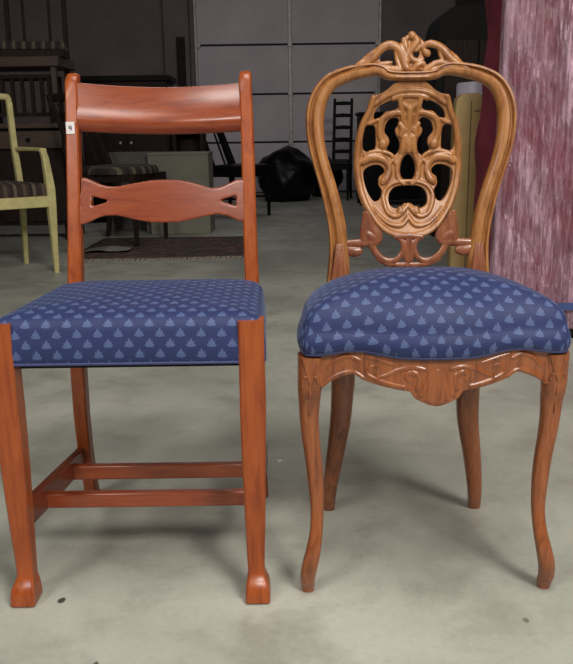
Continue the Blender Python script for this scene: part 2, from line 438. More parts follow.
# top rail: concave tablet with a rolled lower edge
def rail_pts(top, bot, prof, bow, y_in, N=40):
    """sweep a front/back profile across between the posts"""
    bm = BM(); xl, xr = XP-.166, XP+.166; loops = []
    for i in range(N+1):
        t = i/N; x = xl+(xr-xl)*t; zt, zb_ = top(t), bot(t); b = bow*(1-(2*t-1)**2)
        loops.append([(x, yb_left(zb_+(zt-zb_)*v)+y_in+b+dy, zb_+(zt-zb_)*v) for v, dy in prof])
    loft(bm, loops); return bm
zt = lambda t: P(75+t*165, 83+4*math.sin(math.pi*t), 1.70)[1]+.001
zbm = lambda t: P(75+t*165, 131.5+3*math.sin(math.pi*t), 1.66)[1]
prof = [(1, .004), (.985, .0), (.9, .001), (.75, .002), (.55, .001), (.42, -.002), (.32, -.006), (.24, -.006), (.14, -.002), (.04, .006), (0, .010), (0, .016), (.05, .02), (.3, .017), (.6, .017), (.97, .018), (1, .014)]
obj('top_rail', rail_pts(zt, zbm, prof, .022, .006), M['cherry_x'], lc, angle=60)
# middle rail with two triangular cut-outs
YM = 1.63
upper = [(79, 178), (84, 179.5), (92, 183), (101, 186.6), (113, 187.5), (130, 184.5), (148, 181.6), (164, 181), (180, 181.8), (197, 185.5), (210, 188.8), (220, 187.5), (230, 183), (237, 180.2), (246, 179.5)]
lower = [(246, 221.5), (238, 220.5), (228, 216.5), (216, 215), (200, 218), (183, 222), (164, 223.6), (146, 222.6), (130, 219.5), (114, 216), (102, 216.8), (92, 221), (84, 224.3), (79, 224.8)]
w2 = lambda q: P(q[0], q[1], YM)
outer = [w2(q) for q in cr(upper, 4)]+[w2(q) for q in cr(lower, 4)]
tri1 = [w2(q) for q in ((90.5, 196.6), (90.5, 207.2), (108.5, 201.7))]; tri2 = [w2(q) for q in ((235.6, 196), (217.5, 201.3), (235.6, 206.4))]
bm = fuse(plate_bm(outer, [tri1, tri2], -.009, .009), .0022, 3, .5)
for v in bm.verts:
    t = (v.co.x-(XP-.166))/.332; v.co.y += yb_left(v.co.z)+.013+.020*(1-(2*t-1)**2)
    v.co.x = max(XP-.174, min(XP+.180, v.co.x))
obj('middle_rail', bm, M['cherry_x'], lc, angle=60)
# stretchers
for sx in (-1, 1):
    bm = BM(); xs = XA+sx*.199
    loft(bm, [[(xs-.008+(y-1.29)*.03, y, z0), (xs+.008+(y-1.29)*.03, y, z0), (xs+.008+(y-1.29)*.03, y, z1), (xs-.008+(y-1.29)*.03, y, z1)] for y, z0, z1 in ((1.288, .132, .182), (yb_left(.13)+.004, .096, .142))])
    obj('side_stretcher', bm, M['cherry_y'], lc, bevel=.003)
for y, z0, z1 in ((1.385, .123, .152), (1.555, .103, .134)):
    bm = box(BM(), XA-.192, XA+.192, y-.009, y+.009, z0, z1)
    obj('cross_stretcher', bm, M['cherry_x'], lc, bevel=.003)
# seat
def rplan(corners, r, n=9, per=14):
    out = []; N = len(corners)
    for i in range(N):
        p0, p1, p2 = (Vector(corners[(i+k-1) % N]) for k in range(3))
        rr = r[i]; a = p1+(p0-p1).normalized()*rr; b = p1+(p2-p1).normalized()*rr
        for k in range(n+1):
            t = k/n; out.append(tuple(a*(1-t)**2+p1*2*t*(1-t)+b*t*t))
        nb = p2+(p1-p2).normalized()*r[(i+1) % N]
        for k in range(1, per): out.append(tuple(b.lerp(nb, k/per)))
    return out
plan = rplan([(XA-.2225, YF+.006), (XA+.2255, YF+.006), (XP+.208, 1.612), (XP-.204, 1.612)], [.014, .014, .05, .05])
bm = cushion(plan, lambda x, y: .437+.0*y, lambda x, y: .483, .031, .016, bulge=.003, flat=2.4, nr=22)
seat = obj('seat', bm, M['fabric'], lc, angle=75)
pz = [(p[0], p[1], .4385, .003, .003) for p in plan]; pz.append(pz[0])
obj('seat_piping', tube(BM(), pz, n=8, ref=(0, 0, 1)), M['piping'], seat)
obj('seat_underside', box(BM(), XA-.19, XA+.19, YF+.03, 1.58, .425, .44), M['under'], lc)
# price sticker
sx0, sz1 = P(64.6, 121.5, 1.63); sx1, sz0 = P(73.2, 133.8, 1.63)
ys = yb_left((sz0+sz1)/2)
bm = BM(); ax = XP-.1782
box(bm, ax-.0085, ax+.0085, ys-.003, ys+.004, sz0, sz1)
st = obj('price_sticker', bm, M['sticker'], lc, label='small white price sticker')
bm = BM()
for k, (a, b, c, d) in enumerate(((-.003, .0, .012, .016), (-.003, .003, .010, .0115), (.001, .003, .007, .0165))):
    box(bm, ax+a, ax+b, ys-.0036, ys-.002, sz0+c, sz0+d)
obj('ink_mark', bm, M['ink'], st)

# ================================================================ right chair
XF, XBK = .2445, .242
rc = empty('carved_side_chair', (.248, 1.45, 0), label='ornately carved balloon-back side chair with pierced back and domed blue seat', cat='chair')
def yb_r(z): return 1.555+.10*(z-.46)+.06*max(0, z-.46)**2
def axis(y):
    T = [(0, 411.8), (76, 411.8), (115, 412.5), (150, 412), (220, 408.5), (240, 407.8), (300, 407.6)]
    for (a, b), (c, d) in zip(T, T[1:]):
        if y <= c: return b+(d-b)*(y-a)/(c-a)
    return 407.6
def bow(z): return .034*math.sin(math.pi*max(0, min(1, (z-.58)/.33)))
def rack(z): return .0145*(z-.534)
def WB(px, py):
    Y = 1.58
    for _ in range(5):
        X, Z = P(px, py, Y); Y = yb_r(Z)
    A, _ = P(axis(py), py, Y)
    return XBK+X-A, Z
def WS(px, py):
    Y = 1.58
    for _ in range(6):
        X, Z = P(px, py, Y); Y = yb_r(Z)+bow(Z)
    A, _ = P(407, py, Y)
    return XBK+X-A, Z
def c5(x, y): return WS(320+x/2.555, 20+y/2.555)          # coordinates read off enlarged views
def c4(x, y): return WS(340+x/4.093, 60+y/4.093)
def c43(x, y): return WB(350+x/4.4077, 150+y/4.4077)
def c6(x, y): return WB(350+x/4.775, 20+y/4.775)
PXM = 1.62/800
def mir(p): return (2*XBK-p[0],)+tuple(p[1:])
# balloon frame (one continuous moulding)
half = [(338, 282, 11.5), (338.5, 262, 10.3), (337.5, 243, 9), (335.6, 222, 8.8), (329.8, 192, 8.2), (321.5, 160, 7.8), (317, 135, 8.6), (317, 112, 9), (321, 96, 8.6), (329.5, 83.5, 8), (343, 76, 7.4), (358, 71.8, 6.8), (372, 69.6, 6.2), (381, 71, 5.4), (388.5, 75, 4.6), (400, 76.2, 4.4), (axis(76), 76.2, 4.4)]
hp = []
for x, y, w in cr(half, 6):
    X, Z = WB(x, y); hp.append((X, Z, w*PXM))
full = hp+[(2*XBK-a, b, c) for a, b, c in hp[::-1][1:]]
prof_bead = [(1, .55), (1, -.35), (.88, -.80), (.66, -.84), (.50, -.30), (.40, -.30), (.10, -.98), (-.3, -1.05), (-.68, -.86), (-.95, -.4), (-1, .2), (-.9, .7), (-.4, .95), (.4, .95), (.9, .8)]
bm = BM(); tube(bm, [(x+rack(z), yb_r(z), z, w, .013) for x, z, w in full], ref=(0, 1, 0), prof=prof_bead)
frame = obj('back_frame', bm, M['walnut_lit'], rc, angle=50)
# acanthus carving at the foot of each upright
for s in (-1, 1):
    bm = BM()
    for dxp, wpx in ((-5.5, 3.6), (0.5, 3.8), (6.5, 3.4)):
        pts = []
        for y in (284, 272, 262, 252, 243):
            f = (284-y)/41; X, Z = WB(338.5+dxp*(1-f*.55), y)
            if s > 0: X = 2*XBK-X
            X += rack(Z)
            pts.append((X, yb_r(Z)-.011-.004*math.sin(f*3), Z, wpx*PXM*(1.05-f*.75), .0055*(1.1-f*.7)))
        tube(bm, cr(pts, 3), n=8)
    bm = fuse(bm, .0011, 1)
    obj('leaf_carving', bm, M['amber'], rc)
# pierced splat
def strokes(bm, fn, lines, depth=.6, yoff=-.006, mirror=True, n=10):
    for ln in lines:
        pts = cr([(x, y, r) for x, y, r in ln], 5)
        def end(a, b, k): return (a[0]+(a[0]-b[0])*k, a[1]+(a[1]-b[1])*k)
        for m in ((0, 1) if mirror else (0,)):
            q = []
            for x, y, r in pts:
                X, Z = fn(x, y)
                if m: X = 2*XBK-X
                q.append((X, yoff, Z, r, max(.0018, r*depth)))
            for at in (0, -1):      # rounded tips
                a = q[at]; b = q[1 if at == 0 else -2]
                d = Vector((a[0]-b[0], 0, a[2]-b[2])); d = d.normalized() if d.length > 1e-7 else Vector((1, 0, 0))
                t = [(a[0]+d.x*a[3]*k, a[1], a[2]+d.z*a[3]*k, a[3]*w, a[4]*w) for k, w in ((.45, .88), (.8, .58), (.98, .2))]
                q = t[::-1]+q if at == 0 else q+t
            tube(bm, q, n=n)
def loopW(fn, pts, n=5): return [fn(*q) for q in cr(pts, n, True)]
S5 = 1.62/800/2.555; S4 = 1.62/800/4.093; S43 = 1.62/800/4.4077; S6 = 1.62/800/4.775
cxl = 222
outL = [(222, 158), (190, 157), (176, 166), (160, 180), (142, 190), (124, 193), (117, 212), (112, 232), (98, 262), (89, 300), (85, 340), (85, 380), (90, 420), (101, 460), (118, 496), (142, 528), (170, 548), (200, 556), (222, 557)]
oL = [c5(*q) for q in cr(outL, 4)]
outer = oL+[mir(q) for q in oL[::-1][1:-1]]
def both(lst): return [lst, [mir(q) for q in lst][::-1]]
holes = []
hA = loopW(c4, [(128, 236), (136, 206), (158, 184), (190, 168), (222, 158), (229, 178), (222, 200), (200, 208), (178, 212), (158, 232), (140, 243)])
hB = loopW(c4, [(96, 275), (118, 266), (136, 276), (141, 320), (140, 360), (124, 374), (100, 374), (89, 360), (88, 320)])
hC = loopW(c4, [(178, 268), (192, 244), (218, 236), (233, 246), (230, 268), (219, 284), (224, 306), (236, 326), (240, 354), (232, 380), (214, 391), (194, 382), (187, 362), (196, 340), (192, 318), (176, 296)])
hE = loopW(c5, [(109, 388), (124, 374), (146, 370), (160, 378), (162, 390), (150, 402), (148, 420), (156, 436), (152, 456), (138, 464), (124, 448), (113, 420)])
for h in (hA, hB, hC, hE): holes += both(h)
hD = [c4(*q) for q in cr([(272, 384), (260, 392), (249, 412), (243, 438), (244, 466), (255, 488), (272, 494)], 5)]
holes.append(hD+[mir(q) for q in hD[::-1][1:-1]])
hF = [c5(*q) for q in cr([(222, 422), (196, 424), (180, 434), (173, 452), (176, 472), (190, 481), (204, 478), (214, 468), (222, 470)], 5)]
holes.append(hF+[mir(q) for q in hF[::-1][1:-1]])
bm = plate_bm(outer, holes, -.005, .007)
k5, k4 = S5, S4
strokes(bm, c5, [
    [(x+6.5, y, 7.2*k5) for x, y in [(122, 200), (112, 235), (100, 262), (92, 300), (88, 340), (88, 380), (93, 420), (104, 458), (121, 492), (143, 522), (170, 542), (200, 549), (218, 550)]],   # oval ring
    [(134, 216, 5*k5), (160, 196, 6*k5), (190, 184, 6*k5), (222, 180, 6*k5)],                                   # arch
    [(222, 470, 4*k5), (206, 490, 7*k5), (190, 500, 6*k5), (172, 492, 5*k5), (162, 470, 5*k5), (160, 445, 5*k5), (172, 424, 5*k5), (195, 413, 5*k5), (222, 411, 5*k5)],   # lip round the low opening
    [(203, 484, 9*k5), (202, 488, 9*k5)],
    [(222, 500, 5*k5), (205, 522, 6*k5), (175, 520, 5*k5), (150, 500, 4*k5), (135, 480, 3*k5)],
    [(108, 362, 9*k5), (125, 352, 11*k5), (150, 352, 10*k5), (168, 364, 8*k5), (174, 384, 8*k5), (166, 404, 10*k5), (160, 410, 9*k5)],   # leaf from ring to lower scroll
    [(112, 345, 5*k5), (130, 338, 6*k5), (155, 336, 6*k5), (180, 345, 5*k5), (190, 365, 4*k5), (200, 395, 4*k5)],
    [(196, 200, 7*k5), (200, 225, 6*k5), (206, 255, 6*k5), (210, 290, 5*k5), (212, 320, 4*k5)],
    [(205, 215, 5*k5), (222, 232, 7*k5), (222, 262, 7*k5), (222, 300, 6*k5), (222, 326, 4*k5)],
], depth=.8)
strokes(bm, c4, [
    [(250, 228, 8*k4), (232, 218, 11*k4), (200, 222, 12*k4), (168, 240, 12*k4), (156, 275, 12*k4), (158, 310, 12*k4), (168, 335, 13*k4), (172, 350, 15*k4)],   # C scroll round upper opening
    [(170, 342, 18*k4), (171, 350, 18*k4)],
    [(236, 262, 9*k4), (250, 285, 14*k4), (244, 308, 12*k4)], [(258, 315, 14*k4), (256, 345, 16*k4), (250, 375, 13*k4)], [(266, 320, 12*k4), (272, 350, 14*k4), (272, 372, 10*k4)],
    [(252, 330, 8*k4), (256, 360, 8*k4), (246, 390, 9*k4), (234, 420, 9*k4), (230, 455, 9*k4), (238, 488, 9*k4), (258, 506, 8*k4)],
    [(210, 410, 8*k4), (196, 430, 8*k4), (192, 460, 8*k4), (180, 490, 12*k4), (172, 500, 12*k4)],
    [(145, 245, 7*k4), (128, 256, 7*k4), (112, 262, 6*k4)],
    [(205, 160, 10*k4), (230, 150, 10*k4), (272, 146, 9*k4)],
], depth=.8)
bm = fuse(bm, .0012, 1, .5)
for v in bm.verts: v.co.y += yb_r(v.co.z)+bow(v.co.z); v.co.x += rack(v.co.z)
splat = obj('pierced_splat', bm, M['walnut_lit'], rc, angle=180)
# lower openwork stay under the splat
bm = BM()
k = S43
strokes(bm, c43, [
    [(-22, 415, 17*k), (10, 412, 18*k), (50, 410, 18*k), (95, 408, 17*k), (122, 404, 12*k)],           # side rail
    [(-14, 440, 22*k), (14, 448, 24*k), (34, 446, 19*k)],
    [(62, 280, 11*k), (66, 310, 17*k), (62, 350, 20*k), (58, 392, 20*k)],                                # ear leaf
    [(90, 330, 16*k), (104, 358, 20*k), (118, 380, 18*k), (96, 392, 18*k)],
    [(70, 370, 22*k), (100, 385, 22*k)],
    [(92, 420, 16*k), (112, 455, 16*k), (148, 484, 15*k), (186, 488, 14*k), (216, 470, 13*k), (232, 436, 13*k), (226, 404, 12*k), (206, 388, 9*k)],   # C loop
    [(254, 370, 8*k), (248, 400, 10*k), (243, 440, 11*k), (246, 478, 13*k), (254, 490, 13*k)],
    [(120, 480, 10*k), (160, 500, 11*k), (210, 506, 12*k), (254, 506, 13*k)],
    [(200, 384, 12*k), (230, 380, 12*k), (254, 379, 12*k)],
], depth=.55, yoff=-.002, n=12)
for m in (0, 1):
    fl = [c43(*q) for q in cr([(60, 274), (76, 272), (104, 322), (138, 368), (128, 402), (60, 404), (44, 396), (50, 350), (58, 310)], 3, True)]
    if m: fl = [mir(q) for q in fl]
    merge(bm, plate_bm(fl, [], -.006, .006))
bm = fuse(bm, .0012, 3)
for v in bm.verts: v.co.y += yb_r(v.co.z); v.co.x += rack(v.co.z)
obj('openwork_stay', bm, M['amber'], rc, angle=180)
# crest carving
bm = BM(); k = S6
one = lambda lines, **q: strokes(bm, c6, lines, mirror=False, **q)
one([
    [(-30, 268, 8*k), (10, 244, 14*k), (45, 224, 17*k), (85, 200, 18*k), (118, 170, 19*k), (146, 140, 20*k), (180, 122, 21*k), (212, 126, 21*k), (236, 148, 20*k), (248, 182, 19*k), (260, 226, 17*k)],
    [(62, 188, 7*k), (92, 170, 13*k), (126, 146, 12*k)], [(20, 226, 7*k), (50, 205, 12*k), (80, 195, 10*k)],
    [(240, 130, 16*k), (256, 160, 16*k), (268, 200, 16*k)], [(60, 250, 14*k), (110, 236, 14*k), (160, 226, 14*k)], [(430, 226, 14*k), (480, 232, 14*k), (530, 248, 14*k)],
    [(96, 232, 12*k), (140, 216, 13*k), (175, 208, 12*k), (196, 204, 8*k)],
    [(150, 240, 16*k), (195, 236, 17*k), (235, 240, 16*k)],
    [(216, 150, 10*k), (222, 190, 10*k), (236, 228, 12*k)],
    [(256, 98, 15*k), (262, 130, 17*k), (268, 165, 15*k), (262, 200, 15*k), (272, 232, 16*k)],
    [(293, 74, 19*k), (295, 78, 19*k)],
    [(293, 72, 13*k), (318, 100, 17*k), (300, 128, 17*k), (282, 158, 15*k), (294, 186, 14*k), (322, 196, 13*k), (346, 186, 8*k)],
    [(270, 84, 10*k), (252, 110, 10*k)],
    [(326, 92, 9*k), (342, 112, 9*k), (326, 134, 10*k), (312, 146, 9*k)],
    [(300, 238, 14*k), (322, 214, 15*k), (346, 206, 12*k), (352, 216, 10*k)],
    [(366, 160, 18*k), (364, 158, 18*k)],
    [(352, 152, 10*k), (350, 126, 12*k), (378, 114, 17*k), (414, 122, 18*k), (444, 144, 20*k), (470, 174, 20*k), (504, 202, 18*k), (548, 226, 15*k), (590, 256, 8*k)],
    [(470, 150, 8*k), (500, 178, 12*k), (530, 206, 8*k)],
    [(424, 148, 10*k), (430, 172, 9*k), (440, 190, 8*k)],
    [(356, 244, 15*k), (384, 222, 15*k), (410, 206, 14*k), (440, 204, 14*k), (476, 214, 13*k), (510, 226, 12*k)],
    [(390, 240, 14*k), (440, 232, 13*k), (500, 236, 11*k)],
    [(190, 256, 10*k), (290, 262, 12*k), (400, 254, 10*k)],
], depth=.85, yoff=-.003)
for fl, hl_ in (([(236, 118), (262, 84), (292, 62), (322, 80), (344, 112), (366, 150), (348, 176), (352, 236), (226, 240), (222, 206), (244, 176)], [[(304, 138), (322, 142), (330, 160), (322, 182), (306, 178), (300, 156)]]),
                ([(-10, 262), (40, 220), (90, 190), (128, 158), (150, 150), (136, 176), (150, 200), (200, 214), (232, 246)], []),
                ([(580, 262), (530, 216), (486, 178), (452, 150), (440, 168), (450, 196), (420, 210), (360, 214), (350, 246)], [])):
    merge(bm, plate_bm([c6(*q) for q in cr(fl, 4, True)], [[c6(*q) for q in cr(h, 4, True)] for h in hl_], -.002, .007))
bm = fuse(bm, .0011, 1)
for v in bm.verts: v.co.y += yb_r(v.co.z)-.001; v.co.x += rack(v.co.z)
obj('crest_carving', bm, M['walnut_lit'], rc, angle=180)
# knot where frame meets splat
# front legs: cabriole
LL = [(311, 14, 354), (310.6, 13.6, 372), (309.8, 12.8, 388), (309.6, 11.6, 402), (309.6, 10.4, 420), (311, 9.6, 440), (313.2, 9.2, 456), (315.3, 8.8, 475), (316.6, 8.2, 492), (317.2, 7.2, 512), (316, 7.2, 530), (313, 8.2, 546), (309.6, 8.8, 560), (307.6, 8.5, 573), (307.8, 7.6, 584), (308.3, 6.6, 590)]
for s in (-1, 1):
    pts = []
    for i, (x, w, y) in enumerate(LL):
        X, Z = P(x, y, 1.29); f = i/(len(LL)-1)
        d = max(0, XF-X)
        yy = 1.288+.014*math.sin(min(1, (.44-Z)/.33)*math.pi) * (1 if Z < .36 else .4) - (.016*math.sin(math.pi*min(1, max(0, (.13-Z)/.12))) if Z < .13 else 0)
        pts.append((XF+s*d, yy, max(0, Z), w*1.285/800, w*1.285/800*(1.0 if i < 14 else .95)))
    pts[-1] = pts[-1][:2]+(0,)+pts[-1][3:]
    bm = BM(); tube(bm, cr(pts, 4), n=20, ref=(0, 1, 0), sq=.8)
    cl = obj('cabriole_leg', bm, M['walnut'], rc, angle=60)
    bm = BM()
    for ln in ([(303, 357, 1.6), (305.5, 366, 2.2), (309, 378, 2.2), (310, 392, 1.8), (309.5, 406, 1.2), (309.5, 420, .8)],
               [(319, 358, 1.6), (316.5, 366, 2.2), (312, 378, 2.0), (310, 390, 1.4)],
               [(303, 388, 1.6), (302.5, 382, 2), (305, 376, 1.8), (309, 378, 1.4)], [(317, 388, 1.6), (318, 382, 2), (316, 376, 1.8), (312, 378, 1.4)]):
        q = []
        for x, y, r in cr(ln, 4):
            X, Z = P(x, y, 1.275); X = XF+s*(XF-X)
            lo = min(pts, key=lambda p_: abs(p_[2]-Z)); dx_ = min(.95, abs(X-lo[0])/lo[3])
            q.append((X, lo[1]-lo[4]*(1-dx_**2.4)**.42+.0008, Z, r*1.285/800, .003))
        tube(bm, q, n=8)
    obj('knee_carving', fuse(bm, .001, 1), M['walnut'], cl)
    X, Z = P(309.5, 566, 1.275); X = XF+s*(XF-X)
    obj('toe_scroll', tube(BM(), cr([(X-.005, 1.273, Z-.004, .003, .003), (X-.004, 1.268, Z+.006, .005, .004), (X+.001, 1.268, Z+.010, .005, .004), (X+.005, 1.272, Z+.003, .003, .003)], 4), n=8), M['walnut'], cl)
# rear legs, sabre shaped
RL = [(405, 62, 12, 374), (405, 62.5, 11.5, 390), (404, 63.7, 10.6, 420), (403.4, 68.4, 9, 455), (402.3, 72, 7.6, 486), (401.4, 72.6, 6.4, 506)]
for s in (-1, 1):
    pts = []
    for i, (c, h_, w, y) in enumerate(RL):
        f = i/(len(RL)-1); yy = 1.53+.02*f+.06*f**2.2
        X, Z = P(c+s*h_, y, yy); pts.append((X, yy, max(0, Z), w*1.60/800, w*1.60/800))
    pts[-1] = pts[-1][:2]+(0,)+pts[-1][3:]
    pts = [(pts[0][0], 1.53, .46, .023, .02)]+pts
    bm = BM(); tube(bm, cr(pts, 4), n=16, sq=.7)
    obj('rear_leg', bm, M['walnut'], rc, angle=60)
# apron: serpentine front with shell
def yfront(x):
    u = min(1, abs(x-XF)/.21); return 1.279-.030*(.5+.5*math.cos(math.pi*u))
top = [(312, 352), (325, 354.2), (345, 351.5), (362, 352.5), (389, 359), (412, 360.4), (436, 360.6)]
bot = [(436, 404.5), (428, 403), (420, 400), (413, 396), (409, 390.5), (402, 389.5), (394, 388.6), (380, 386), (366, 382), (358, 377), (352, 376), (344, 378.5), (337, 381.5), (330, 385), (323, 390), (312, 392)]
AX = lambda y: 436.5-(y-355)*.03
def WA(px, py):
    X, Z = P(px, py, 1.255); A, _ = P(AX(py), py, 1.255); return XF+X-A, Z
tp = [WA(*q) for q in cr(top, 4)]; bt = [WA(*q) for q in cr(bot, 4)]
tp = [(x, z+.005) for x, z in tp]
o = tp+[(2*XF-x, z) for x, z in tp[::-1][1:]]+[(2*XF-x, z) for x, z in bt[::-1][:-1]][::-1][::-1]
hl = tp+bt
loopL = tp[:-1]+[(2*XF-x, z) for x, z in tp[::-1]]+[(2*XF-x, z) for x, z in bt[::-1][:-1]]+bt
bm = plate_bm(loopL, [], -.006, .012)
KA = 1.26/800
def app(lines, mirror=True, yo=-.006, depth=.7):
    for ln in lines:
        for m in ((0, 1) if mirror else (0,)):
            q = []
            for x, y, r in cr(ln, 5):
                X, Z = WA(x, y)
                if m: X = 2*XF-X
                q.append((X, yo, Z, r*KA, r*KA*depth))
            tube(bm, q, n=8)
app([[(436, 402, 3.2), (436, 385, 2.6), (436, 368, 1.4)], ], mirror=False)
app([[(430.5, 401, 2.8), (431.5, 386, 2.3), (434, 368, 1.1)], [(425, 398.5, 2.7), (427.5, 385, 2.1), (432, 368, 1)], [(419.5, 394.5, 2.4), (423.5, 383, 1.9), (430, 368, 1)],
     [(415, 389, 2.2), (418, 376, 2.4), (411, 371, 2.4), (405, 375, 2.2), (408, 380, 1.8)],
     [(424, 368, 1.8), (412, 366, 2.2), (398, 369, 2.2), (386, 375, 2), (378, 378, 1.5)],
     [(403, 386, 2.2), (390, 384, 2.4), (376, 380, 2.2), (366, 374, 1.8), (372, 367, 1.6), (380, 368, 1.2)],
     [(364, 380, 2), (354, 374, 2.2), (342, 376, 2.2), (331, 382, 2.2), (322, 390, 2)],
     [(360, 362, 1.8), (348, 358, 2.4), (336, 363, 2.2), (328, 372, 1.8)],
     [(392, 364, 1.6), (376, 360, 1.8), (362, 357, 1.6)]])
bm = fuse(bm, .0013, 1)
for v in bm.verts: v.co.y += yfront(v.co.x)
obj('front_apron', bm, M['walnut'], rc, angle=180)
# side rails and back rail under the cushion
for s in (-1, 1):
    bm = BM(); loft(bm, [[(x-s*.011, y, z0), (x+s*.011, y, z0), (x+s*.011, y, .452), (x-s*.011, y, .452)] for x, y, z0 in
        ((XF+s*.197, 1.29, .395), (XF+s*.2, 1.35, .405), (XF+s*.195, 1.42, .408), (XF+s*.18, 1.48, .405), (XF+s*.165, 1.54, .395))])
    obj('side_rail', bm, M['walnut'], rc, bevel=.003)
obj('back_rail', box(BM(), XBK-.16, XBK+.16, 1.535, 1.557, .40, .465), M['walnut'], rc, bevel=.003)
# seat cushion, domed
def plan_r():
    top_ = [(-.2, 1.266), (-.12, 1.257), (-.06, 1.243), (0, 1.236), (.06, 1.243), (.12, 1.257), (.2, 1.266), (.215, 1.281), (.2185, 1.31), (.218, 1.36), (.212, 1.42), (.198, 1.48), (.178, 1.525), (.14, 1.548), (0, 1.552), (-.14, 1.548), (-.178, 1.525), (-.198, 1.48), (-.212, 1.42), (-.218, 1.36), (-.2185, 1.31), (-.215, 1.281)]
    return [(XF+.0015+x*1.012, y) for x, y in cr(top_, 6, True)]
pr = plan_r()
def zb_r(x, y):
    u = min(1, abs(x-XF)/.21); w = max(0, 1-abs(u-.62)/.38) if u > .24 else 0; return .4445+.009*(.5-.5*math.cos(math.pi*w)) if y < 1.29 else .4445
bm = cushion(pr, zb_r, lambda x, y: .484, .063, .020, bulge=.007, flat=1.35, nr=20)
rs = obj('seat', bm, M['fabric'], rc, angle=80)
for dz in (.001, .0085):
    pz = [(p[0], p[1], zb_r(*p)+dz, .0032, .0032) for p in pr]; pz.append(pz[0])
    obj('seat_piping', tube(BM(), pz, n=8, ref=(0, 0, 1)), M['piping'], rs)
obj('seat_underside', box(BM(), XF-.17, XF+.17, 1.29, 1.53, .43, .449), M['under'], rc)

# ================================================================ things behind
def seatpad(bm, x0, x1, y0, y1, z0, z1): return box(bm, x0, x1, y0, y1, z0, z1)
# --- yellow armchair, local frame: x right, y back, front at -y, origin between feet
fx, fy = G(57, 272.5); bx, by = G(29.5, 263)
ang = math.atan2(-(fx-bx), -(fy-by))+math.pi   # direction handled below
dirf = Vector((fx-bx, fy-by)).normalized(); D = math.hypot(fx-bx, fy-by)
rz = math.atan2(dirf.x, -dirf.y)                 # local -y -> dirf
W_ = .58
right = Vector((math.cos(rz), math.sin(rz)))
org = Vector((fx, fy))-right*(W_/2)-dirf*(D/2)
ya = empty('armchair', (org.x, org.y, 0), rz, label='yellow painted armchair with brown striped seat beside the stacked dark furniture', cat='chair')
hw, hd = W_/2, D/2
SZ = .43
for s in (-1, 1):
    bm = BM(); leg_loft(bm, [(s*hw, -hd, 0, .026, .026), (s*hw, -hd, .2, .036, .036), (s*hw, -hd, .40, .048, .048), (s*hw, -hd, .50, .05, .05), (s*hw, -hd+.01, .56, .044, .046), (s*(hw+.01), -hd+.07, .68, .036, .04), (s*(hw+.01), -hd+.10, .72, .034, .038)])
    obj('front_leg', bm, M['yellow'], ya, True)
    bm = BM(); leg_loft(bm, [(s*(hw-.02), hd, 0, .026, .03), (s*(hw-.02), hd-.02, .25, .034, .036), (s*(hw-.02), hd-.03, .45, .036, .045), (s*(hw-.02), hd+.03, .75, .036, .04), (s*(hw-.0), hd+.11, 1.0, .034, .036), (s*(hw+.0), hd+.125, 1.04, .032, .034), (s*(hw-.005), hd+.13, 1.062, .02, .024)])
    obj('rear_leg', bm, M['yellow'], ya, True)
    bm = BM(); tube(bm, cr([(s*(hw+.01), -hd+.09, .72, .022, .013), (s*(hw+.01), -.02, .725, .02, .012), (s*(hw-.01), hd+.02, .725, .018, .014)], 5), ref=(0, 0, 1), sq=.7)
    obj('armrest', bm, M['yellow'], ya, True)
    obj('side_rail', box(BM(), s*(hw-.01)-.012, s*(hw-.01)+.012, -hd, hd, .40, .46), M['yellow'], ya, True, bevel=.004)
obj('front_rail', box(BM(), -hw, hw, -hd-.018, -hd+.012, .395, .46), M['yellow'], ya, True, bevel=.004)
obj('back_rail', box(BM(), -hw+.02, hw-.02, hd-.04, hd-.015, .40, .46), M['yellow'], ya, True, bevel=.004)
bm = BM(); tube(bm, cr([(-(hw-.01), hd+.127, 1.045, .02, .02), (-.12, hd+.15, 1.055, .02, .02), (.12, hd+.15, 1.055, .02, .02), (hw-.01, hd+.127, 1.045, .02, .02)], 6), ref=(0, 0, 1), sq=.7)
obj('top_rail', bm, M['yellow'], ya, True)
for x in (-.11, .0, .11):
    bm = BM(); leg_loft(bm, [(x, hd-.02, .46, .024, .018), (x, hd+.04, .75, .024, .016), (x, hd+.135, 1.04, .024, .016)], .003); obj('back_slat', bm, M['yellow'], ya, True)
bm = cushion(rplan([(-hw+.0, -hd+.0), (hw-.0, -hd+.0), (hw-.03, hd-.04), (-hw+.03, hd-.04)], [.03]*4, 4, 6), lambda x, y: .455, lambda x, y: .505, .02, .02, .004, nr=6)
obj('seat', bm, M['stripe'], ya, True)

